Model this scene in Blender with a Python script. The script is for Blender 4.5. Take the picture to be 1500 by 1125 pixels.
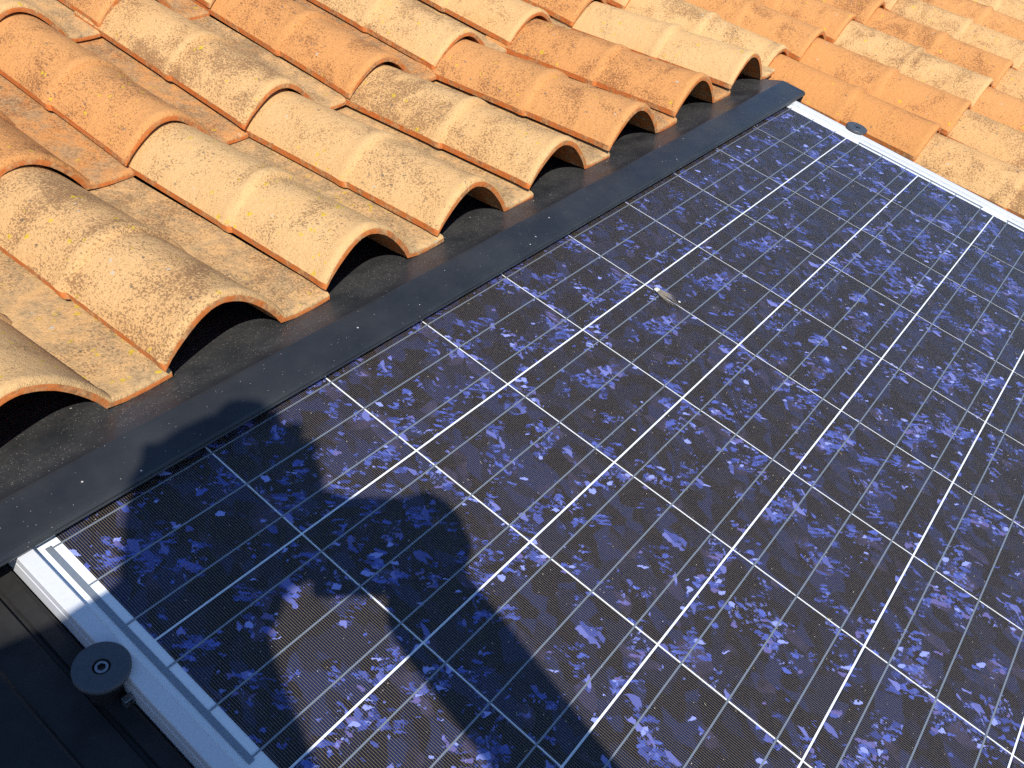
import bpy, bmesh, math, random
from mathutils import Vector, Matrix, Euler
random.seed(7)
sc = bpy.context.scene
COL = sc.collection
for o in list(bpy.data.objects): bpy.data.objects.remove(o)

# ------------------------------------------------------------------ frame of the roof
# Everything is laid out in roof metres: x along the eaves, y up the slope, z off the glass;
# ROOF tilts that frame to the real pitch (15 degrees) and lifts it to roof height.
PITCH = math.radians(15)
ROOF = Matrix.Translation((0, 0, 3.4)) @ Matrix.Rotation(PITCH, 4, 'X')
UP = Vector((0, math.sin(PITCH), math.cos(PITCH)))          # world up in roof metres

# ------------------------------------------------------------------ camera
CAM = Vector((-.2033835, -.49962106, .6993818))
RIGHT = Vector((.60877907, -.76185255, .22128882))
DOWN = Vector((-.44427335, -.55848112, -.70051412))
FWD = Vector((.65727409, .32814561, -.6784624))
cd = bpy.data.cameras.new('camera'); cam = bpy.data.objects.new('camera', cd); COL.objects.link(cam)
m = Matrix.Identity(4)
for i in range(3):
    m[i][0] = RIGHT[i]; m[i][1] = -DOWN[i]; m[i][2] = -FWD[i]; m[i][3] = CAM[i]
cam.matrix_world = ROOF @ m
cd.sensor_width = 36; cd.lens = 36 * 1291.4 / 1500
cd.clip_start = .02; cd.clip_end = 4000
sc.camera = cam

# ------------------------------------------------------------------ light
SUNV = Vector((-.48896, -.34737, .80015)).normalized()      # towards the sun, roof metres
sw = (ROOF.to_3x3() @ SUNV).normalized()
W = bpy.data.worlds.new('World'); sc.world = W; W.use_nodes = True
wn = W.node_tree.nodes; bg = wn['Background']
sky = wn.new('ShaderNodeTexSky'); sky.sky_type = 'NISHITA'; sky.sun_disc = False
sky.sun_elevation = math.asin(sw.z); sky.sun_rotation = math.atan2(sw.x, sw.y)
sky.altitude = 100; sky.air_density = 1.0; sky.dust_density = .15; sky.ozone_density = 7.0
W.node_tree.links.new(sky.outputs[0], bg.inputs[0]); bg.inputs[1].default_value = .082
ld = bpy.data.lights.new('sun', 'SUN'); ld.energy = 3.0; ld.angle = math.radians(.53); ld.color = (1, .95, .86)
sun = bpy.data.objects.new('sun', ld); COL.objects.link(sun)
sun.rotation_euler = sw.to_track_quat('Z', 'Y').to_euler(); sun.location = (0, 0, 20)
sc.view_settings.view_transform = 'Standard'; sc.view_settings.look = 'None'
sc.view_settings.exposure = 0.90; sc.view_settings.gamma = 1.0
sc.render.engine = 'CYCLES'
sc.cycles.max_bounces = 5; sc.cycles.diffuse_bounces = 3; sc.cycles.glossy_bounces = 2; sc.cycles.transparent_max_bounces = 6
sc.cycles.caustics_reflective = False; sc.cycles.caustics_refractive = False
sc.cycles.use_denoising = False

# ------------------------------------------------------------------ helpers: materials
class NT:
    def __init__(s, name):
        s.m = bpy.data.materials.new(name); s.m.use_nodes = True
        s.t = s.m.node_tree; s.n = s.t.nodes; s.b = s.n['Principled BSDF']; s.out = s.n['Material Output']
    def put(s, sock, v):
        if isinstance(v, bpy.types.NodeSocket): s.t.links.new(v, sock)
        elif v is not None:
            if isinstance(v, (tuple, list)) and len(v) == 3 and sock.type == 'RGBA': v = (*v, 1)
            sock.default_value = v
    def math(s, op, a, b=None, c=None, clamp=False):
        n = s.n.new('ShaderNodeMath'); n.operation = op; n.use_clamp = clamp
        s.put(n.inputs[0], a)
        if b is not None: s.put(n.inputs[1], b)
        if c is not None: s.put(n.inputs[2], c)
        return n.outputs[0]
    def vec(s, op, a, b=None, k=None):
        n = s.n.new('ShaderNodeVectorMath'); n.operation = op; s.put(n.inputs[0], a)
        if b is not None: s.put(n.inputs[1], b)
        if k is not None: s.put(n.inputs[3], k)
        return n.outputs[0]
    def obj(s): return s.n.new('ShaderNodeTexCoord').outputs['Object']
    def attr(s, name):
        n = s.n.new('ShaderNodeAttribute'); n.attribute_type = 'OBJECT'; n.attribute_name = name; return n.outputs['Fac']
    def xyz(s, v):
        n = s.n.new('ShaderNodeSeparateXYZ'); s.put(n.inputs[0], v); return n.outputs
    def comb(s, x, y, z):
        n = s.n.new('ShaderNodeCombineXYZ')
        for i, v in enumerate((x, y, z)): s.put(n.inputs[i], v)
        return n.outputs[0]
    def noise(s, v, scale, detail=2, rough=.5, dist=0, col=False):
        n = s.n.new('ShaderNodeTexNoise'); s.put(n.inputs['Vector'], v); n.inputs['Scale'].default_value = scale
        n.inputs['Detail'].default_value = detail; n.inputs['Roughness'].default_value = rough; n.inputs['Distortion'].default_value = dist
        return n.outputs['Color' if col else 'Fac']
    def voro(s, v, scale, feature='F1', rnd=1.0):
        n = s.n.new('ShaderNodeTexVoronoi'); n.feature = feature; s.put(n.inputs['Vector'], v)
        n.inputs['Scale'].default_value = scale; n.inputs['Randomness'].default_value = rnd
        return n.outputs['Distance'], n.outputs.get('Color')
    def mr(s, v, a, b, c=0.0, d=1.0, smooth=False):
        n = s.n.new('ShaderNodeMapRange'); n.clamp = True
        if smooth: n.interpolation_type = 'SMOOTHSTEP'
        s.put(n.inputs[0], v)
        for i, q in enumerate((a, b, c, d)): s.put(n.inputs[i + 1], q)
        return n.outputs[0]
    def mix(s, f, a, b, mode='MIX'):
        n = s.n.new('ShaderNodeMix'); n.data_type = 'RGBA'; n.blend_type = mode
        s.put(n.inputs[0], f); s.put(n.inputs[6], a); s.put(n.inputs[7], b); return n.outputs[2]
    def bump(s, h, dist, strength=1.0):
        n = s.n.new('ShaderNodeBump'); n.inputs['Strength'].default_value = strength
        n.inputs['Distance'].default_value = dist; s.put(n.inputs['Height'], h)
        s.t.links.new(n.outputs[0], s.b.inputs['Normal']); return n
    def set(s, **k):
        for a, v in k.items(): s.put(s.b.inputs[a.replace('_', ' ')], v)
        return s

def mat_plain(name, colour, rough=.6, metal=0, spec=.5, var=.12, scale=60, bump=0.0):
    t = NT(name); p = t.obj(); f = t.noise(p, scale, 4, .6)
    c2 = tuple(max(0, c * (1 - var)) for c in colour); c1 = tuple(min(1, c * (1 + var)) for c in colour)
    t.set(Base_Color=t.mix(t.mr(f, .3, .7), c2, c1), Roughness=rough, Metallic=metal)
    t.b.inputs['Specular IOR Level'].default_value = spec
    if bump: t.bump(f, bump)
    return t.m

def mat_tile():
    t = NT('weathered clay tile'); p0 = t.obj(); seed = t.attr('seed'); tone = t.attr('tone'); dirt = t.attr('dirt')
    p = t.vec('ADD', p0, t.comb(t.math('MULTIPLY', seed, 3.7), t.math('MULTIPLY', seed, 1.9), t.math('MULTIPLY', seed, 5.3)))
    x = t.xyz(p0)[0]; y = t.xyz(p0)[1]
    base = t.mix(tone, (.69, .435, .20), (.62, .265, .080))
    lo = t.noise(p, 9, 3, .55)
    base = t.mix(t.math('MULTIPLY', t.mr(lo, .35, .7), .55), base, t.mix(tone, (.66, .35, .13), (.63, .285, .09)))
    # paler band where the glaze is rubbed on the half-length bead and at the nose
    bead = t.math('SUBTRACT', 1.0, t.math('ABSOLUTE', t.math('MULTIPLY', t.math('SUBTRACT', y, .188), 75)), clamp=True)
    nose = t.mr(y, .03, .0)
    rub = t.math('MAXIMUM', bead, nose)
    base = t.mix(t.math('MULTIPLY', rub, .45), base, t.mix(tone, (.71, .46, .215), (.63, .28, .085)))
    mid = t.noise(p, 420, 3, .7)
    base = t.mix(t.mr(mid, .38, .64, 0, .55), base, t.mix(tone, (.54, .31, .11), (.47, .155, .035)))
    base = t.mix(t.mr(t.noise(p, 1100, 2, .6), .45, .75, 0, .35), base, t.mix(tone, (.74, .53, .29), (.65, .30, .10)))
    # patches where soot and lichen have settled
    patch = t.noise(p, 11, 4, .62, .6)
    dens = t.math('ADD', t.mr(patch, .36, .66, -.9, 1.1), t.math('SUBTRACT', t.math('MULTIPLY', dirt, 1.3), .50))
    dens = t.math('SUBTRACT', dens, t.math('MULTIPLY', rub, .9))
    ps = t.vec('MULTIPLY', p, (1.0, .70, 1.0))
    n1 = t.noise(ps, 400, 5, .72)
    thr = t.math('SUBTRACT', .600, t.math('MULTIPLY', dens, .085))
    sp1 = t.mr(t.math('SUBTRACT', n1, thr), -.012, .05)
    d2, c2 = t.voro(t.vec('ADD', ps, t.vec('SCALE', t.noise(p, 500, 1, col=True), k=.005)), 190)
    r2 = t.xyz(c2)
    sp2 = t.math('MULTIPLY', t.mr(t.math('SUBTRACT', t.math('MULTIPLY', r2[1], .45), d2), 0, .10), t.math('GREATER_THAN', r2[0], t.math('SUBTRACT', .93, t.math('MULTIPLY', dens, .12))))
    stain = t.math('MULTIPLY', t.mr(dens, .3, 1.6), t.mr(t.noise(ps, 60, 4, .7), .42, .62))
    base = t.mix(t.math('MULTIPLY', stain, .45), base, t.mix(tone, (.38, .19, .08), (.32, .11, .04)))
    base = t.mix(t.math('MULTIPLY', sp1, .68), base, t.mix(tone, (.21, .105, .048), (.18, .065, .030)))
    base = t.mix(t.math('MULTIPLY', sp2, .80), base, t.mix(r2[2], (.10, .08, .065), (.22, .17, .12)))
    d5, c5 = t.voro(p, 480); r5 = t.xyz(c5)
    pit = t.math('MULTIPLY', t.mr(t.math('SUBTRACT', t.math('MULTIPLY', r5[1], .5), d5), 0, .12), t.math('GREATER_THAN', r5[0], t.math('SUBTRACT', .86, t.math('MULTIPLY', dirt, .16))))
    base = t.mix(t.math('MULTIPLY', pit, .68), base, t.mix(tone, (.30, .17, .075), (.24, .09, .035)))
    # grime carried down the pan
    pan = t.math('MULTIPLY', t.mr(x, .150, .168), t.mr(t.noise(ps, 48, 5, .72), .40, .58))
    base = t.mix(t.math('MULTIPLY', pan, .62), base, t.mix(t.mr(t.noise(p, 200, 3, .6), .4, .6), (.20, .155, .095), (.44, .30, .16)))
    # yellow and grey lichen
    d3, c3 = t.voro(t.vec('ADD', p, t.vec('SCALE', t.noise(p, 260, 2, col=True), k=.0085)), 120)
    r3 = t.xyz(c3); ly = t.mr(t.noise(p, 6.5, 1), .42, .56)
    yl = t.math('MULTIPLY', t.math('MULTIPLY', t.math('LESS_THAN', d3, t.math('MULTIPLY', r3[2], .5)), t.math('GREATER_THAN', r3[0], t.math('SUBTRACT', .975, t.math('MULTIPLY', t.attr('lichen'), .22)))), ly)
    base = t.mix(t.math('MULTIPLY', yl, .9), base, (.62, .42, .035))
    gl = t.math('MULTIPLY', t.math('LESS_THAN', d3, .28), t.math('LESS_THAN', r3[0], .004))
    base = t.mix(t.math('MULTIPLY', gl, .8), base, (.48, .47, .42))
    t.set(Base_Color=base, Roughness=.92); t.b.inputs['Specular IOR Level'].default_value = .2
    h = t.math('ADD', t.noise(p, 700, 3, .6), t.math('MULTIPLY', t.noise(p, 90, 3, .5), 1.5))
    t.bump(t.math('ADD', h, t.math('MULTIPLY', sp1, .25)), .0013)
    return t.m

def mat_tile_edge():
    t = NT('raw clay edge'); p = t.vec('ADD', t.obj(), t.comb(t.attr('seed'), t.attr('seed'), 0.0))
    f = t.noise(p, 160, 4, .6); g = t.noise(p, 60, 2)
    c = t.mix(t.mr(f, .35, .7), (.60, .20, .055), (.48, .135, .035))
    c = t.mix(t.mr(g, .46, .60, 0, .75), c, t.mix(t.mr(f, .4, .6), (.24, .13, .065), (.60, .36, .16)))
    t.set(Base_Color=c, Roughness=.95); t.b.inputs['Specular IOR Level'].default_value = .15
    t.bump(f, .001); return t.m

def mat_flashing():
    t = NT('anthracite coated sheet'); p = t.obj()
    lo = t.noise(p, 14, 4, .6); c = t.mix(t.mr(lo, .35, .7), (.020, .022, .025), (.034, .036, .038))
    y = t.xyz(p)[1]
    dm = t.math('MULTIPLY', t.mr(t.noise(p, 18, 4, .6), .30, .60), t.mr(y, .034, .050))   # dust lies on the ramp below the tiles
    d, cc = t.voro(p, 900); r = t.xyz(cc)
    sp = t.math('MULTIPLY', t.math('LESS_THAN', d, t.math('MULTIPLY', r[1], .40)), t.math('GREATER_THAN', r[0], t.math('SUBTRACT', .985, t.math('MULTIPLY', dm, .16))))
    film = t.math('MULTIPLY', dm, t.mr(t.noise(p, 260, 3, .6), .30, .8, .08, .34))
    c = t.mix(film, c, (.15, .14, .125))
    c = t.mix(t.math('MULTIPLY', sp, .85), c, (.42, .38, .33))
    d4, c4 = t.voro(p, 90); q4 = t.xyz(c4)
    big = t.math('MULTIPLY', t.math('LESS_THAN', d4, .10), t.math('GREATER_THAN', q4[0], .90))
    c = t.mix(big, c, (.5, .48, .43))
    ro = t.math('ADD', t.mr(lo, .3, .7, .28, .36), t.math('MULTIPLY', dm, .10))
    t.set(Base_Color=c, Roughness=ro); t.b.inputs['Specular IOR Level'].default_value = .40
    t.bump(t.math('ADD', t.noise(p, 500, 2), t.math('MULTIPLY', t.noise(p, 12, 2), 4)), .00025); return t.m

def mat_cell():
    t = NT('polycrystalline silicon'); p0 = t.obj(); s = t.attr('seed')
    xy = t.xyz(p0); p = t.comb(xy[0], xy[1], s)
    jag = t.vec('SCALE', t.vec('SUBTRACT', t.noise(p, 380, 3, .8, col=True), (.5, .5, .5)), k=.0085)
    sweep = t.vec('SCALE', t.vec('SUBTRACT', t.noise(p, 16, 1, col=True), (.5, .5, .5)), k=.03)
    q = t.vec('ADD', p, t.vec('ADD', jag, sweep))
    qa = t.vec('ADD', p, t.vec('ADD', t.vec('SCALE', jag, k=.50), sweep))
    def rot(v, a, sc_):
        n = t.n.new('ShaderNodeVectorRotate'); n.rotation_type = 'Z_AXIS'; t.put(n.inputs['Vector'], v); n.inputs['Angle'].default_value = a
        return t.vec('MULTIPLY', n.outputs[0], sc_)
    cl = t.noise(p, 20, 3, .6)                                           # where twinned grains cluster
    cl2 = t.noise(t.vec('ADD', p, (3.1, 1.7, .0)), 26, 2, .5)
    # large dull grains
    _, ca = t.voro(rot(qa, .4, (1.0, .6, 1.0)), 70); ra = t.xyz(ca)
    dull = t.mix(t.math('GREATER_THAN', ra[0], .60), (.0045, .0050, .0110), (.0060, .0090, .027))
    dull = t.mix(t.math('MULTIPLY', t.math('GREATER_THAN', ra[1], .80), .9), dull, (.010, .017, .060))
    dull = t.mix(t.math('MULTIPLY', t.math('GREATER_THAN', ra[2], .90), t.mr(cl, .42, .6)), dull, (.035, .030, .070))
    # mid shards
    _, cb = t.voro(rot(qa, -.5, (1.0, .45, 1.0)), 230); rb = t.xyz(cb)
    m1 = t.math('GREATER_THAN', rb[0], t.mr(cl, .53, .67, 1.0, .62))
    sh = t.mix(rb[1], (.014, .030, .16), (.070, .112, .46))
    sh = t.mix(t.math('GREATER_THAN', rb[2], .80), sh, (.115, .10, .30))
    c = t.mix(m1, dull, sh)
    # combs of thin slivers, two directions
    pr = t.n.new('ShaderNodeVectorRotate'); pr.rotation_type = 'Z_AXIS'; t.put(pr.inputs['Vector'], q); pr.inputs['Angle'].default_value = .9
    _, cc = t.voro(t.vec('MULTIPLY', pr.outputs[0], (.20, 1.0, 1.0)), 420); rc = t.xyz(cc)
    m2 = t.math('GREATER_THAN', rc[0], t.mr(cl2, .57, .70, 1.0, .52))
    c = t.mix(m2, c, t.mix(rc[1], (.014, .031, .17), (.082, .128, .50)))
    # small bright chips
    _, ce = t.voro(q, 400); re_ = t.xyz(ce)
    m3 = t.math('GREATER_THAN', re_[0], t.mr(cl, .54, .66, 1.0, .84))
    c = t.mix(m3, c, t.mix(re_[1], (.030, .050, .22), (.17, .215, .60)))
    _, cg = t.voro(rot(t.vec('ADD', qa, (.5, .3, .0)), .8, (.55, 1.0, 1.0)), 220); rg = t.xyz(cg)
    m4 = t.math('GREATER_THAN', rg[0], t.mr(cl, .50, .64, .9985, .965))
    c = t.mix(m4, c, (.27, .32, .74))
    _, ch = t.voro(rot(t.vec('ADD', qa, (.2, .9, .0)), 1.9, (.42, 1.0, 1.0)), 165); rh_ = t.xyz(ch)
    m5 = t.math('MULTIPLY', t.math('GREATER_THAN', rh_[0], .92), t.math('GREATER_THAN', cl2, .57))
    c = t.mix(m5, c, t.mix(rh_[1], (.034, .056, .25), (.17, .19, .52)))
    # screen-printed silver fingers
    fx = t.math('FRACT', t.math('DIVIDE', t.math('ADD', xy[0], .078), .0022))
    fin = t.math('LESS_THAN', t.math('ABSOLUTE', t.math('SUBTRACT', fx, .5)), .043)
    edge = t.math('LESS_THAN', t.math('ABSOLUTE', xy[1]), .0762)
    c = t.mix(t.math('MULTIPLY', fin, edge), c, (.36, .26, .15))
    t.set(Base_Color=c, Roughness=.55); t.b.inputs['Specular IOR Level'].default_value = .25
    return t.m

def mat_glass():
    t = NT('solar glass'); t.n.remove(t.b)
    p = t.obj()
    fr = t.n.new('ShaderNodeFresnel'); fr.inputs[0].default_value = 1.30
    gl = t.n.new('ShaderNodeBsdfGlossy'); gl.inputs['Roughness'].default_value = .06
    bp = t.n.new('ShaderNodeBump'); bp.inputs['Distance'].default_value = .0002; t.put(bp.inputs['Height'], t.noise(p, 900, 2))
    t.t.links.new(bp.outputs[0], gl.inputs['Normal'])
    tr = t.n.new('ShaderNodeBsdfTransparent'); tr.inputs[0].default_value = (.97, .98, .98, 1)
    mx = t.n.new('ShaderNodeMixShader'); bf = t.n.new('ShaderNodeNewGeometry').outputs['Backfacing']
    t.put(mx.inputs[0], t.math('MULTIPLY', t.math('SUBTRACT', 1.0, bf), fr.outputs[0]))    # reflect on the air side only
    t.t.links.new(tr.outputs[0], mx.inputs[1]); t.t.links.new(gl.outputs[0], mx.inputs[2])
    # thin settled dust
    df = t.n.new('ShaderNodeBsdfDiffuse'); df.inputs[0].default_value = (.62, .58, .52, 1)
    d, c = t.voro(p, 420); r = t.xyz(c)
    sp = t.math('MULTIPLY', t.math('LESS_THAN', d, t.math('MULTIPLY', r[1], .22)), t.math('GREATER_THAN', r[0], .965))
    film = t.mr(t.noise(p, 25, 4, .6), .35, .75, .001, .008)
    m2 = t.n.new('ShaderNodeMixShader'); t.put(m2.inputs[0], t.math('MAXIMUM', film, t.math('MULTIPLY', sp, .7)))
    t.t.links.new(mx.outputs[0], m2.inputs[1]); t.t.links.new(df.outputs[0], m2.inputs[2])
    t.t.links.new(m2.outputs[0], t.out.inputs[0]); return t.m

def mat_bonded():
    t = NT('bonded glass underside'); t.n.remove(t.b)
    tr = t.n.new('ShaderNodeBsdfTransparent'); t.t.links.new(tr.outputs[0], t.out.inputs[0]); return t.m

M = dict(bonded=mat_bonded(), tile=mat_tile(), edge=mat_tile_edge(), flash=mat_flashing(), cell=mat_cell(), glass=mat_glass(),
    white=mat_plain('white backsheet', (.88, .89, .90), .6, var=.02),
    alu=mat_plain('anodised aluminium', (.60, .61, .64), .5, 0, var=.03, scale=300),
    ribbon=mat_plain('tinned ribbon', (.27, .30, .34), .4, .4, var=.08, scale=400),
    black=mat_plain('black rubber', (.012, .012, .014), .6, var=.2, scale=200),
    cap=mat_plain('dark grey plastic', (.060, .066, .076), .42, var=.12, scale=350, bump=.0002),
    steel=mat_plain('zinc plated steel', (.34, .35, .37), .32, .9, var=.1, scale=300),
    gutter=mat_plain('dark side flashing', (.020, .0195, .0195), .5, var=.25, scale=45, bump=.0002, spec=.3),
    deck=mat_plain('roof felt', (.03, .028, .026), .95, var=.3, scale=40),
    wall=mat_plain('rendered wall', (.55, .45, .33), .9, var=.1, scale=3),
    ground=mat_plain('dry garden ground', (.16, .13, .08), .95, var=.35, scale=.6),
    skin=mat_plain('skin', (.50, .30, .21), .5, var=.06, scale=40),
    shirt=mat_plain('blue shirt', (.08, .13, .24), .9, var=.12, scale=90),
    jeans=mat_plain('dark jeans', (.035, .045, .08), .9, var=.2, scale=120),
    hair=mat_plain('brown hair', (.04, .024, .014), .6, var=.4, scale=180),
    shoe=mat_plain('grey shoe', (.10, .10, .10), .7, var=.2, scale=60),
    camera=mat_plain('silver camera body', (.35, .35, .36), .35, .6, var=.05),
    lens=mat_plain('black lens and socket shade', (.015, .015, .016), .3),
    dropping=mat_plain('dried bird dropping', (.62, .60, .52), .9, var=.15, scale=800),
    stain=mat_plain('thin dropping stain', (.24, .20, .155), .9, var=.35, scale=700),
    debris=mat_plain('dry plant dust', (.55, .47, .30), .9, var=.3, scale=400))

# ------------------------------------------------------------------ helpers: objects
def link(name, me, parent=None, mat=None, loc=None, label=None, cat=None, group=None, kind=None):
    o = bpy.data.objects.new(name, me); COL.objects.link(o)
    if mat is not None and me is not None and not me.materials: me.materials.append(mat)
    L = Matrix.Translation(loc) if loc is not None else Matrix.Identity(4)
    if parent is None: o.matrix_world = ROOF @ L
    else: o.parent = parent; o.matrix_parent_inverse = Matrix.Identity(4); o.matrix_basis = L
    for k, v in (('label', label), ('category', cat), ('group', group), ('kind', kind)):
        if v: o[k] = v
    return o
def mesh(name, v, f, smooth=False):
    me = bpy.data.meshes.new(name); me.from_pydata([tuple(a) for a in v], [], f); me.update()
    if smooth:
        for q in me.polygons: q.use_smooth = True
    return me
def from_bm(name, bm, smooth=False):
    me = bpy.data.meshes.new(name); bmesh.ops.recalc_face_normals(bm, faces=bm.faces); bm.to_mesh(me); bm.free()
    if smooth:
        for q in me.polygons: q.use_smooth = True
    return me
def bm_box(bm, x0, x1, y0, y1, z0, z1, bev=0):
    g = bmesh.ops.create_cube(bm, size=1)
    for v in g['verts']:
        v.co = Vector((x0 + (v.co.x + .5) * (x1 - x0), y0 + (v.co.y + .5) * (y1 - y0), z0 + (v.co.z + .5) * (z1 - z0)))
    if bev:
        es = {e for v in g['verts'] for e in v.link_edges}
        bmesh.ops.bevel(bm, geom=list(es), offset=bev, segments=2, affect='EDGES', profile=.5)
def box_mesh(name, *a, bev=0):
    bm = bmesh.new(); bm_box(bm, *a, bev=bev); return from_bm(name, bm)
def lathe(name, prof, n=40, smooth=True):
    v, f = [], []
    for r, z in prof:
        for k in range(n):
            a = 2 * math.pi * k / n; v.append((r * math.cos(a), r * math.sin(a), z))
    for i in range(len(prof) - 1):
        for k in range(n):
            k2 = (k + 1) % n; f.append((i * n + k, i * n + k2, (i + 1) * n + k2, (i + 1) * n + k))
    me = mesh(name, v, f); bm = bmesh.new(); bm.from_mesh(me)
    bmesh.ops.remove_doubles(bm, verts=bm.verts, dist=1e-6); bmesh.ops.holes_fill(bm, edges=bm.edges); bmesh.ops.recalc_face_normals(bm, faces=bm.faces)
    bm.to_mesh(me); bm.free()
    return me
def extrude_profile(name, pts, y0, y1, thick, axis='y', ny=2):
    """sheet metal: a polyline in the cross plane, given thickness, run along the other axis"""
    n = len(pts); lower = []
    for i, (a, b) in enumerate(pts):
        p0 = pts[max(i - 1, 0)]; p1 = pts[min(i + 1, n - 1)]
        t = Vector((p1[0] - p0[0], p1[1] - p0[1])).normalized(); nn = Vector((-t.y, t.x))
        if nn.y < 0: nn = -nn
        lower.append((a - nn.x * thick, b - nn.y * thick))
    ring = list(pts) + lower[::-1]; v, f = [], []
    for k in range(ny):
        s = y0 + (y1 - y0) * k / (ny - 1)
        for a, b in ring: v.append((a, s, b) if axis == 'y' else (s, a, b))
    c = len(ring)
    for k in range(ny - 1):
        for i in range(c):
            j = (i + 1) % c; f.append((k * c + i, k * c + j, (k + 1) * c + j, (k + 1) * c + i))
    f.append(tuple(range(c))[::-1]); f.append(tuple((ny - 1) * c + i for i in range(c)))
    me = mesh(name, v, f); bm = bmesh.new(); bm.from_mesh(me); bmesh.ops.recalc_face_normals(bm, faces=bm.faces); bm.to_mesh(me); bm.free(); return me

# ------------------------------------------------------------------ setting
g = link('ground', mesh('ground', [(-600, -600, 0), (600, -600, 0), (600, 600, 0), (-600, 600, 0)], [(0, 1, 2, 3)]), mat=M['ground'], kind='structure')
g.matrix_world = Matrix.Identity(4)
hw = link('house_walls', box_mesh('house_walls', -1.9, 4.6, -2.2, 2.4, 0, 2.55), mat=M['wall'], kind='structure'); hw.matrix_world = Matrix.Identity(4)
roof = link('roof', box_mesh('roof', -2.1, 4.8, -2.5, 2.9, -.25, -.085), mat=M['deck'], kind='structure')

# ------------------------------------------------------------------ clay tiles
def tile_mesh(name, L, rnd, pan=True):
    Wd, H, TH = .160, .057, .0110
    r = random.Random(rnd)
    def section(y):
        # two mock half tiles: each swells towards its nose, with a bead at half length
        if y < .178: k = 1 - .085 * (y / .178)
        else: k = 1.0 - .10 * ((y - .178) / (L - .178))
        ring = math.exp(-((y - .190) / .0085) ** 2) * .05 + math.exp(-((y - .009) / .008) ** 2) * .04
        if y > .178: ring += .015 * math.exp(-(y - .178) / .03)
        return k + ring
    ys = [0, .0012, .003, .006, .010, .015, .022, .035, .06, .09, .12, .15, .165, .172, .177, .181, .185, .190, .196, .204, .215, .24, .28, .33, .38, L]
    N = 22
    wob = [r.uniform(-.0012, .0012) for _ in range(60)]
    outer, inner = [], []
    for iy, y in enumerate(ys):
        k = section(y); ro, ri = [], []
        hw = Wd / 2 * (1 + (k - 1) * .45); hh = H * k
        shrink = {0: .0040, .0012: .0020, .003: .0008}.get(y, 0)
        for i in range(N + 1):
            u = i / N; a = math.pi * u
            x = Wd / 2 - hw * math.cos(a) * (.5 + .5 * abs(math.cos(a)) ** .25) if False else Wd / 2 + hw * (2 * u - 1)
            z = .0165 * (1 - u) + .001 * u + hh * max(0.0, math.sin(a)) ** .84
            dx = 2 * hw; dz = hh * math.pi * math.cos(a) * 1.08
            nl = math.hypot(dx, dz); nx, nz = -dz / nl, dx / nl
            wv = wob[(i // 4 + iy // 5 * 7) % 60] * .5 * math.sin(a)
            ro.append((x - nx * shrink, y, z - nz * shrink + wv)); ri.append((x - nx * TH, y, z - nz * TH + wv))
            if i < 4:                                  # the long edge is cut upright
                w_ = (1 - i / 4) ** 1.0; q_ = ri[-1]; ri[-1] = (q_[0] * (1 - w_) + (x + .0015) * w_, y, q_[2] * (1 - w_) + (z - .0100) * w_)
        if pan:
            x0 = Wd / 2 + hw
            for t_, dz in ((.2, -.001), (.55, -.0012), (.8, -.0005), (1, .0005)):
                x = x0 + (.227 - x0) * t_
                ro.append((x, y, .0010 + dz - shrink)); ri.append((x, y, .0010 + dz - TH * .85))
        outer.append(ro); inner.append(ri)
    n = len(outer[0]); v = [p for r_ in outer for p in r_] + [p for r_ in inner for p in r_]; off = n * len(ys)
    f, mi = [], []
    for j in range(len(ys) - 1):
        for i in range(n - 1):
            a = j * n + i
            f.append((a, a + 1, a + n + 1, a + n)); mi.append(0)
            b = off + a; f.append((b, b + n, b + n + 1, b + 1)); mi.append(1)
        for i, fl in ((0, False), (n - 1, True)):
            a = j * n + i; q = (a, a + n, off + a + n, off + a)
            f.append(q[::-1] if fl else q); mi.append(1)
    for i in range(n - 1):
        f.append((i, off + i, off + i + 1, i + 1)); mi.append(1)
        a = (len(ys) - 1) * n + i; f.append((a, a + 1, off + a + 1, off + a)); mi.append(1)
    me = mesh(name, v, f); me.materials.append(M['tile']); me.materials.append(M['edge'])
    for q, k in zip(me.polygons, mi): q.material_index = k; q.use_smooth = True
    bm = bmesh.new(); bm.from_mesh(me); bmesh.ops.recalc_face_normals(bm, faces=bm.faces)
    for e in bm.edges:
        if len(e.link_faces) == 2 and (e.calc_face_angle(0) > .7): e.smooth = False
    bm.to_mesh(me); bm.free()
    return me
TL = [tile_mesh('roof_tile', .435, k) for k in range(4)]
TF = [tile_mesh('roof_tile', .455, 10 + k) for k in range(3)]
TONE = {}                                        # (column, course) -> tone, dirt as seen
def tone(c, r): return TONE.get((c, r))
for k, v in {(0, 1): (.05, .45), (1, 1): (.12, 1.0), (2, 1): (.0, .5), (3, 1): (.05, .55), (4, 1): (.05, .85), (5, 1): (.72, .55), (6, 1): (.80, .75), (7, 1): (.0, .05), (8, 1): (.0, .85),
             (0, 2): (.75, .7), (1, 2): (.85, .6), (2, 2): (.75, .75), (3, 2): (.12, 1.1), (4, 2): (.8, .7), (5, 2): (.05, .9), (6, 2): (.08, .7), (7, 2): (.8, .6), (8, 2): (.1, .6), (9, 2): (.75, .6),
             (1, 3): (.1, .5), (2, 3): (.15, .6), (3, 3): (.7, .6), (4, 3): (.1, .8), (5, 3): (.75, .6), (6, 3): (.1, .7), (7, 3): (.1, .7),
             (8, 0): (.88, .25), (9, 0): (.80, .3), (10, 0): (.1, .9), (11, 0): (.78, .6), (12, 0): (.12, .9), (8, -1): (.15, .85), (9, -1): (.2, .8), (10, -1): (.7, .6), (11, -1): (.25, .8),
             (9, 1): (.75, .55), (10, 1): (.78, .6), (11, 1): (.78, .7), (12, 1): (.2, .8), (13, 1): (.2, .8)}.items(): TONE[k] = v
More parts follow.
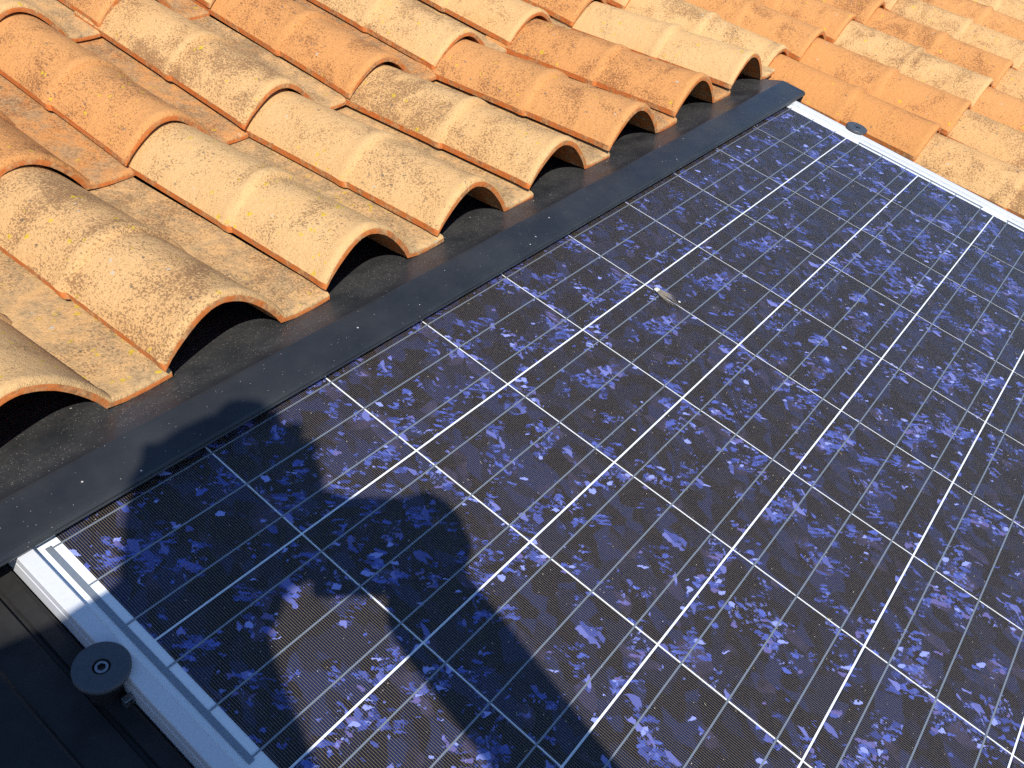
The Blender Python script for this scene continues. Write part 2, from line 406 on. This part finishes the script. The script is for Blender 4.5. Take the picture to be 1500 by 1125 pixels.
def colx(c): return {0: -.036, 1: .184, 2: .402, 3: .606, 4: .815, 5: 1.035, 6: 1.262, 7: 1.492}.get(c, 1.706 + (c - 8) * .2195 if c > 7 else -.036 + c * .2185)
ntile = 0
def put_tile(c, r, y, z, slope, meshes, x=None):
    global ntile
    rr = random.Random(c * 131 + r * 17 + 5)
    o = link('roof_tile', meshes[rr.randrange(len(meshes))], roof)
    x = colx(c) if x is None else x
    nxt = colx(c + 1)
    sx = (nxt - colx(c)) / .2165
    o.matrix_basis = Matrix.Translation((x + rr.uniform(-.003, .003), y + rr.uniform(-.006, .006), z + rr.uniform(-.0015, .0015))) @ \
        Euler((slope + rr.uniform(-.003, .003), rr.uniform(-.011, .011), rr.uniform(-.011, .011))).to_matrix().to_4x4() @ Matrix.Diagonal((sx, 1, 1, 1))
    tn = TONE.get((c, r))
    if tn is None: tn = (rr.choice((.05, .1, .15, .7, .8)), rr.uniform(.3, .9))
    o['lichen'] = {(2, 1): 1.0, (0, 1): .5, (3, 1): .35, (2, 2): .3}.get((c, r), rr.uniform(0, .25)); o['tone'] = float(tn[0]); o['dirt'] = float(tn[1]); o['seed'] = rr.uniform(0, 50)
    ntile += 1
DY, Z0 = .365, -.038
SL = -.0125 / DY
for c in range(-9, 18):
    for k in range(5):                            # courses above the panel
        put_tile(c, 2 + k, .465 + DY * k, Z0, SL, TL)
for c in range(0, 8):                             # lowest course, kicked up by the flashing
    put_tile(c, 1, .080, .0045, -.0545 / .385, TF)
for c in list(range(-9, -1)) + list(range(8, 18)):   # courses beside the panel
    for k in range(7):
        r = 1 - k
        put_tile(c, r, .098 - .379 * k, Z0, -.0125 / .379, TL)
for c in range(-1, 8):                            # courses below the panel
    for k in range(4, 7): put_tile(c, 1 - k, .098 - .379 * k, Z0, -.0125 / .379, TL)
for k in (0,):
    put_tile(-1, 1, .080, .0045, -.0545 / .385, TF)

# ------------------------------------------------------------------ solar panel
PU, PV = .158, .1563
NX, NY = 10, 6
FR_IN, FR_OUT = .0205, .0345
panel = link('solar_panel', None, label='blue polycrystalline solar panel with white grid lines and aluminium frame', cat='solar panel')
x0, x1, y1, y0 = -FR_OUT, NX * PU + FR_OUT, .034, -NY * PV - .034
ix0, ix1, iy1, iy0 = -FR_IN, NX * PU + FR_IN, .020, -NY * PV - .020
link('backsheet', box_mesh('backsheet', ix0 - .006, ix1 + .006, iy0 - .006, iy1 + .006, -.0075, -.0045), panel, M['white'])
def rail(n0, n1, sx0, sx1, axis, flip):
    # hollow-looking rail: top face with an outer groove line and a lower flange
    w = .014
    pts = [(0, .0016), (.0008, .0024), (w - .0008, .0024), (w, .0012), (w, -.010), (w - .0012, -.0105), (w - .0012, -.0125), (w, -.013), (w, -.036), (w - .0015, -.038), (0, -.038)]
    v, f = [], []; c = len(pts)
    for s in (sx0, sx1):
        for a, b in pts:
            q = n0 + (a if not flip else -a); v.append((q, s, b) if axis == 'y' else (s, q, b))
    for i in range(c): j = (i + 1) % c; f.append((i, j, c + j, c + i))
    f.append(tuple(range(c))); f.append(tuple(range(c, 2 * c)))
    me = mesh('frame_rail', v, f); bm = bmesh.new(); bm.from_mesh(me); bmesh.ops.recalc_face_normals(bm, faces=bm.faces); bm.to_mesh(me); bm.free()
    return link('frame_rail', me, panel, M['alu'])
rail(ix0, 0, y0, y1, 'y', True); rail(ix1, 0, y0, y1, 'y', False)
rail(iy1, 0, ix0 + .0005, ix1 - .0005, 'x', False); rail(iy0, 0, ix0 + .0005, ix1 - .0005, 'x', True)
CW, CH = PU - .0019, PV - .0023
cellme = box_mesh('solar_cell', -CW / 2, CW / 2, -CH / 2, CH / 2, -.0002, .0002)
cellme.materials.append(M['cell'])
for j in range(NY):
    base = random.uniform(0, 30); k0 = 0
    for i in range(NX):
        if i in (1, 3, 7, 9) or (i == 2 and j % 2) or (i == 5 and j != 1): base = random.uniform(0, 30); k0 = i
        o = link('solar_cell', cellme, panel, loc=((i + .5) * PU, -(j + .5) * PV, -.0041)); o['seed'] = base + (i - k0) * .0011
    for b in (1 / 6, .5, 5 / 6):
        yb = -(j + b) * PV if False else -(j * PV + PV / 2 + (b - .5) * CH)
        link('busbar', box_mesh('busbar', -.008, NX * PU + .008, -.00085, .00085, 0, .00015), panel, M['ribbon'], loc=(0, yb, -.00385))
# ribbons that join pairs of rows in the white margins
def ribbon(x, ja, jb):
    ya = -(ja * PV + PV / 2 - CH / 3) + .003; yb = -(jb * PV + PV / 2 + CH / 3) - .003
    link('string_ribbon', box_mesh('string_ribbon', x - .0027, x + .0027, yb, ya, 0, .00025), panel, M['ribbon'], loc=(0, 0, -.0038))
for ja in (0, 2, 4): ribbon(-.0100, ja, ja + 1)
for ja in (1, 3): ribbon(NX * PU + .0100, ja, ja + 1)
gp = box_mesh('glass_pane', ix0 - .004, ix1 + .004, iy0 - .004, iy1 + .004, -.0030, -.0002)
gp.materials.append(M['glass']); gp.materials.append(M['bonded'])
for q in gp.polygons: q.material_index = 0 if q.normal.z > .5 else 1      # underside is bonded to the cells: no air gap, no second reflection
link('glass_pane', gp, panel)
# ------------------------------------------------------------------ flashing sheets
prof = [(-.0190, .0045), (-.0215, .0050), (-.0225, .0072), (-.0220, .0102), (-.0195, .0122), (-.0160, .0128), (.006, .0128), (.029, .0126), (.0325, .0122), (.036, .0108), (.060, .0015), (.105, -.0150), (.135, -.027), (.20, -.048)]
fl = link('head_flashing', extrude_profile('head_flashing', prof, -.25, 1.652, .0012, 'x', 40), mat=M['flash'],
          label='long dark grey folded metal flashing between the tile ends and the solar panel', cat='flashing')
endv = [(1.652, y, z) for y, z in ((-.0215, .0045), (-.0195, .0118), (.029, .0118), (.060, .0005), (.060, -.012), (-.0215, -.012))]
endv += [(1.6536, y, z) for _, y, z in endv]
em = mesh('end_cap', endv, [(0, 1, 2, 3, 4, 5), (6, 7, 8, 9, 10, 11)] + [(i, (i + 1) % 6, 6 + (i + 1) % 6, 6 + i) for i in range(6)])
bm = bmesh.new(); bm.from_mesh(em); bmesh.ops.recalc_face_normals(bm, faces=bm.faces); bm.to_mesh(em); bm.free()
link('end_cap', em, fl, M['flash'])
sp = [(-.0375, -.002), (-.0375, -.030), (-.039, -.0325), (-.052, -.0325), (-.0535, -.0365), (-.0565, -.0365), (-.058, -.0325), (-.090, -.0325), (-.092, -.0305), (-.094, -.0325), (-.205, -.0325), (-.209, -.026), (-.214, -.026), (-.218, -.034), (-.31, -.040)]
link('side_flashing', extrude_profile('side_flashing', sp[1:], -1.1, .020, .0012, 'y'), mat=M['gutter'], label='black ribbed metal side flashing under the small dark round clamp', cat='flashing')
sp2 = [(NX * PU - a, b) for a, b in [(-.0375, -.030), (-.039, -.0325), (-.075, -.0325), (-.080, -.028), (-.085, -.0325), (-.16, -.044)]]
link('side_flashing', extrude_profile('side_flashing', sp2, -1.1, .020, .0012, 'y'), mat=M['gutter'], label='dark metal side flashing tucked under the orange tiles beyond the frame', cat='flashing')

# ------------------------------------------------------------------ hold-down clamps
def clamp(x, y, label, rot=0):
    e = link('hold_down_clamp', None, loc=(x, y, -.0325), label=label, cat='clamp')
    z = .0325
    cap = lathe('cap', [(.0068, z + .0088), (.0195, z + .0092), (.0212, z + .0088), (.0218, z + .0078), (.0218, z + .0048), (.0212, z + .0040), (.0068, z + .0040), (.0068, z + .0088)], 64)
    c = link('cap', cap, e, M['cap'])
    for q in cap.polygons: q.use_smooth = False
    link('post', lathe('post', [(.0, .0), (.013, .0), (.013, .028), (.0125, .0362), (0, .0362)], 40), e, M['black'], loc=(0, 0, .0002))
    # socket screw
    prof = [(.0055, z + .0045), (.0055, z + .0074), (.0050, z + .0080), (.0036, z + .0084)]
    n = 36; v, f = [], []
    for r, zz in prof[:-1]:
        for k in range(n): a = 2 * math.pi * k / n; v.append((r * math.cos(a), r * math.sin(a), zz))
    def hexr(a, R=.0034): a = a % (math.pi / 3) - math.pi / 6; return R * math.cos(math.pi / 6) / math.cos(a)
    for zz in (z + .0080, z + .0050):
        for k in range(n): a = 2 * math.pi * k / n; r = hexr(a); v.append((r * math.cos(a), r * math.sin(a), zz))
    for i in range(4):
        for k in range(n): k2 = (k + 1) % n; f.append((i * n + k, i * n + k2, (i + 1) * n + k2, (i + 1) * n + k))
    f.append(tuple(4 * n + k for k in range(n)))
    sm = mesh('socket_screw', v, f); sm.materials.append(M['steel']); sm.materials.append(M['lens'])
    for q in sm.polygons:
        if q.index >= 3 * n: q.material_index = 1  # hex socket walls and floor coloured black to stand for the shade inside
    link('socket_screw', sm, e)
    link('foot_bolt', box_mesh('foot_bolt', -.0045, .0045, -.003, .003, 0, .012, bev=.0006), e, M['steel'], loc=(.006, -.0215, .0))
    return e
clamp(-.0445, -.1535, 'small dark round clamp with a socket screw beside the white ribbon margin')
clamp(1.6225, -.1565, 'small dark round clamp between the far frame rail and an orange tile')

# ------------------------------------------------------------------ things lying on the glass
def blob(pts, z0, h):
    c = Vector((sum(p[0] for p in pts) / len(pts), sum(p[1] for p in pts) / len(pts), z0 + h))
    v = [c] + [(p[0], p[1], z0) for p in pts] + [((p[0] * .6 + c.x * .4), (p[1] * .6 + c.y * .4), z0 + h * .8) for p in pts]
    n = len(pts); f = []
    for i in range(n):
        j = (i + 1) % n; f += [(1 + i, 1 + j, 1 + n + j, 1 + n + i), (1 + n + i, 1 + n + j, 0)]
    return v, f
bd = link('bird_dropping', None, loc=(.790, -.1755, -.0001), label='small dried whitish bird dropping with a brown smear on the glass', cat='dropping')
ax = Vector((-.10, -.995))                                   # runs down the glass
def sp_(u, w): px = Vector((-ax.y, ax.x)); q = ax * u + px * w; return (q.x, q.y)
rr = random.Random(3)
v, f = blob([sp_(.0 + 0.0036 * math.cos(a) * rr.uniform(.7, 1.3), 0.0052 * math.sin(a) * rr.uniform(.7, 1.3)) for a in [k * math.pi / 8 for k in range(16)]], 0, .0004)
link('splash', mesh('splash', v, f, True), bd, M['dropping'])
V, F = [], []
for k in range(16):                                          # feathered streaks
    w = (k - 7.5) / 7.5; ln = rr.uniform(.020, .046) * (1 - .25 * abs(w)); b = len(V)
    for u, hw in ((.003, .0003), (ln * .5, .00055), (ln, .0001)):
        for sgn in (-1, 1): q = sp_(u, w * (.004 + .009 * u / .034) + sgn * hw); V.append((q[0], q[1], .0002 + .00012 * (k % 3)))
    F += [(b, b + 1, b + 3, b + 2), (b + 2, b + 3, b + 5, b + 4)]
link('smear', mesh('smear', V, F), bd, M['stain'])
v, f = blob([sp_(.035 + .0022 * math.cos(a), .0075 + .0016 * math.sin(a)) for a in [k * math.pi / 5 for k in range(10)]], 0, .0010)
link('drip', mesh('drip', v, f, True), bd, M['dropping'])
V, F = [], []
for k in range(420):                                         # blown specks and bits of dry grass
    x, y, a = rr.uniform(.0, 1.57), rr.uniform(-.92, -.03), rr.uniform(0, 6.28)
    l, w = (rr.uniform(.002, .0045), .00028) if rr.random() < .3 else (rr.uniform(.0003, .0009),) * 2
    b = len(V); d = Vector((math.cos(a), math.sin(a))); n = Vector((-d.y, d.x))
    for s, t in ((-1, -1), (1, -1), (1, 1), (-1, 1)):
        q = Vector((x, y)) + d * l * .5 * s + n * w * .5 * t; V.append((q.x, q.y, -.0001))
    for s, t in ((-.8, -.6), (.8, -.6), (.8, .6), (-.8, .6)):
        q = Vector((x, y)) + d * l * .5 * s + n * w * .5 * t; V.append((q.x, q.y, -.0001 + min(w, .0005)))
    F += [(b + 4, b + 5, b + 6, b + 7)] + [(b + i, b + (i + 1) % 4, b + 4 + (i + 1) % 4, b + 4 + i) for i in range(4)]
link('wind_blown_specks', mesh('wind_blown_specks', V, F), mat=M['debris'], label='tiny pale dust specks and grass bits scattered over the glass', cat='dust', kind='stuff')

# ------------------------------------------------------------------ the photographer (kneels beside the panel; only the shadow is in view)
def capsule(bm, a, b, ra, rb, n=14):
    a, b = Vector(a), Vector(b); d = b - a; L = d.length
    ax = d.normalized() if L > 1e-6 else Vector((0, 0, 1)); q = ax.to_track_quat('Z', 'Y').to_matrix()
    rings = [(-math.cos(t * math.pi / 10) * ra, math.sin(t * math.pi / 10) * ra) for t in range(1, 6)] + \
            [(L + math.sin(t * math.pi / 10) * rb, math.cos(t * math.pi / 10) * rb) for t in range(0, 5)]
    vs = []
    for z, r in rings: vs.append([bm.verts.new(a + q @ Vector((r * math.cos(2 * math.pi * k / n), r * math.sin(2 * math.pi * k / n), z))) for k in range(n)])
    p0 = bm.verts.new(a - ax * ra); p1 = bm.verts.new(b + ax * rb)
    for i in range(len(vs) - 1):
        for k in range(n): bm.faces.new((vs[i][k], vs[i][(k + 1) % n], vs[i + 1][(k + 1) % n], vs[i + 1][k]))
    for k in range(n): bm.faces.new((p0, vs[0][(k + 1) % n], vs[0][k])); bm.faces.new((p1, vs[-1][k], vs[-1][(k + 1) % n]))
def ellipsoid(bm, c, r, rot):
    g = bmesh.ops.create_uvsphere(bm, u_segments=20, v_segments=14, radius=1)
    for v in g['verts']: v.co = Vector(c) + rot @ Vector((v.co.x * r[0], v.co.y * r[1], v.co.z * r[2]))
def remeshed(name, bm, mat, parent, voxel, smooth=6):
    me = from_bm(name, bm, True); me.materials.append(mat); o = link(name, me, parent)
    r = o.modifiers.new('skin', 'REMESH'); r.mode = 'VOXEL'; r.voxel_size = voxel; r.use_smooth_shade = True
    s = o.modifiers.new('smooth', 'SMOOTH'); s.factor = .5; s.iterations = smooth
    return o
J = dict(head=(-.468, -.518, .948), neck=(-.515, -.545, .845), chest=(-.615, -.625, .66), belly=(-.70, -.715, .47), hip=(-.745, -.765, .33),
         rs=(-.530, -.687, .752), ls=(-.690, -.480, .800), re=(-.226, -.846, .575), le=(-.505, -.385, .585), rw=(-.226, -.578, .683), lw=(-.275, -.437, .668),
         rh=(-.66, -.85, .30), lh=(-.83, -.68, .31), rk=(-.36, -.60, .115), lk=(-.545, -.395, .125), ra=(-.70, -.855, .10), la=(-.86, -.69, .10), rt=(-.80, -.985, .065), lt=(-.97, -.82, .065))
J = {k: Vector(v) for k, v in J.items()}
base = Vector((-.62, -.62, .02))
person = link('person', None, loc=base, label='kneeling photographer in a blue shirt and dark jeans beside the solar panel', cat='person')
for k in J: J[k] = J[k] - base
look = (FWD * .9 - UP * .1).normalized(); side = look.cross(UP).normalized(); hup = side.cross(look).normalized()
HR = Matrix((side, look, hup)).transposed()
h = J['head']
# body: head, neck, trunk, arms, hands and legs in one skin
bm = bmesh.new()
ellipsoid(bm, h, (.078, .097, .102), HR)
ellipsoid(bm, h + HR @ Vector((0, .030, -.062)), (.056, .060, .058), HR)                     # jaw
capsule(bm, h + HR @ Vector((0, .092, .004)), h + HR @ Vector((0, .108, -.026)), .008, .013)   # nose
for s in (-1, 1):
    ellipsoid(bm, h + HR @ Vector((s * .075, -.006, -.012)), (.010, .020, .032), HR)             # ears
    ellipsoid(bm, h + HR @ Vector((s * .031, .084, .014)), (.015, .012, .010), HR)               # brow and lids
capsule(bm, h + HR @ Vector((-.022, .090, -.056)), h + HR @ Vector((.022, .090, -.056)), .0065, .0065)   # lips
capsule(bm, J['neck'], h + HR @ Vector((0, -.02, -.05)), .060, .054)
capsule(bm, J['neck'], J['chest'], .075, .130); capsule(bm, J['chest'], J['belly'], .130, .125); capsule(bm, J['belly'], J['hip'], .125, .135)
capsule(bm, J['neck'], J['rs'], .06, .056); capsule(bm, J['neck'], J['ls'], .06, .056); capsule(bm, J['rs'], J['ls'], .06, .06)
for a, b, c in (('rs', 're', 'rw'), ('ls', 'le', 'lw')):
    capsule(bm, J[a], J[b], .050, .036); capsule(bm, J[b], J[c], .036, .027)
for a, b, c, d in (('rh', 'rk', 'ra', 'rt'), ('lh', 'lk', 'la', 'lt')):
    capsule(bm, J['hip'], J[a], .12, .10); capsule(bm, J[a], J[b], .088, .060); capsule(bm, J[b], J[c], .056, .040); capsule(bm, J[c], J[d], .038, .034)
# hands on the sides of the camera: palm, four unequal bent fingers, thumb
C0 = CAM - base
def hand(wrist, sgn):
    grip = C0 + RIGHT * (.052 * sgn) - FWD * .034 + DOWN * .006
    palm = grip + RIGHT * (.020 * sgn) + DOWN * .016 - FWD * .004
    capsule(bm, wrist, palm, .026, .022); capsule(bm, palm - DOWN * .022, palm + DOWN * .018, .015, .016)
    for k, l in enumerate((.030, .028, .021)):
        kn = palm - DOWN * (.010 - .0175 * k) + FWD * .014
        mid = kn + FWD * (l * .35) - RIGHT * (sgn * .010)
        tip = mid - RIGHT * (sgn * l * .8)- FWD * .004
        capsule(bm, kn - FWD * .014, kn, .0095, .0090); capsule(bm, kn, mid, .0088, .0082); capsule(bm, mid, tip, .0080, .0068)
    ik = palm - DOWN * .036 + RIGHT * (sgn * -.004); i2 = ik - DOWN * .012 - RIGHT * (sgn * .018); i3 = i2 - RIGHT * (sgn * .024) + DOWN * .006
    capsule(bm, palm - DOWN * .020, ik, .0105, .0098); capsule(bm, ik, i2, .0098, .0092); capsule(bm, i2, i3, .0090, .0075)
    th = palm + DOWN * .006 - FWD * .014; t2 = th - FWD * .012 - RIGHT * (sgn * .018) - DOWN * .012; t3 = t2 - RIGHT * (sgn * .024) - DOWN * .006
    capsule(bm, th, t2, .0115, .0105); capsule(bm, t2, t3, .0100, .0085)
hand(J['rw'], 1); hand(J['lw'], -1)
remeshed('body', bm, M['skin'], person, .0045, 4)
bm = bmesh.new()
capsule(bm, J['neck'] - (J['neck'] - J['chest']) * .12, J['chest'], .088, .142); capsule(bm, J['chest'], J['belly'], .142, .138); capsule(bm, J['belly'], J['hip'], .138, .148)
capsule(bm, J['neck'], J['rs'], .068, .068); capsule(bm, J['neck'], J['ls'], .068, .068); capsule(bm, J['rs'], J['ls'], .072, .072)
for a, b, c in (('rs', 're', 'rw'), ('ls', 'le', 'lw')):
    capsule(bm, J[a], J[b], .060, .043); capsule(bm, J[b], J[b].lerp(J[c], .95), .041, .045)
remeshed('shirt', bm, M['shirt'], person, .007)
bm = bmesh.new(); capsule(bm, J['belly'].lerp(J['hip'], .55), J['hip'], .132, .142)
for a, b, c in (('rh', 'rk', 'ra'), ('lh', 'lk', 'la')):
    capsule(bm, J['hip'], J[a], .13, .112); capsule(bm, J[a], J[b], .098, .070); capsule(bm, J[b], J[b].lerp(J[c], .9), .066, .052)
remeshed('trousers', bm, M['jeans'], person, .009)
for a, b in (('ra', 'rt'), ('la', 'lt')):
    bm = bmesh.new(); capsule(bm, J[a], J[b], .047, .043); remeshed('shoe', bm, M['shoe'], person, .008)
bm = bmesh.new(); ellipsoid(bm, h + HR @ Vector((0, -.014, .020)), (.090, .104, .095), HR)
ellipsoid(bm, h + HR @ Vector((0, -.050, -.020)), (.078, .066, .080), HR)
for k in range(26):
    a, e = rr.uniform(0, 6.28), rr.uniform(-.1, 1.4); d = Vector((math.cos(a) * math.cos(e), math.sin(a) * math.cos(e) - .25, math.sin(e) + .1)).normalized()
    if d.y > .55 and d.z < .6: continue
    q = h + HR @ Vector((d.x * .080, d.y * .094 - .012, d.z * .094 + .016)); capsule(bm, q, q + HR @ (d * .012), .016, .009, 8)
remeshed('hair', bm, M['hair'], person, .006, 3)
for s in (-1, 1):
    bm = bmesh.new(); ellipsoid(bm, h + HR @ Vector((s * .031, .091, .012)), (.011, .008, .008), HR); link('eye', from_bm('eye', bm, True), person, M['dropping'])
# the compact camera in the hands: its lens front is just behind the viewpoint
cr = Matrix((RIGHT, -DOWN, -FWD)).transposed()
cc = link('photo_camera', None, label='grey photo camera held up by the kneeling photographer', cat='camera')
cc.matrix_world = ROOF @ (Matrix.Translation(CAM) @ cr.to_4x4())
link('camera_body', box_mesh('camera_body', -.056, .056, -.064, .026, .024, .050, bev=.005), cc, M['camera'])
link('lens_barrel', lathe('lens_barrel', [(0, .008), (.014, .008), (.0175, .006), (.0185, .008), (.019, .020), (.022, .0245), (.022, .030), (0, .030)], 40), cc, M['lens'])
print('tiles', ntile)
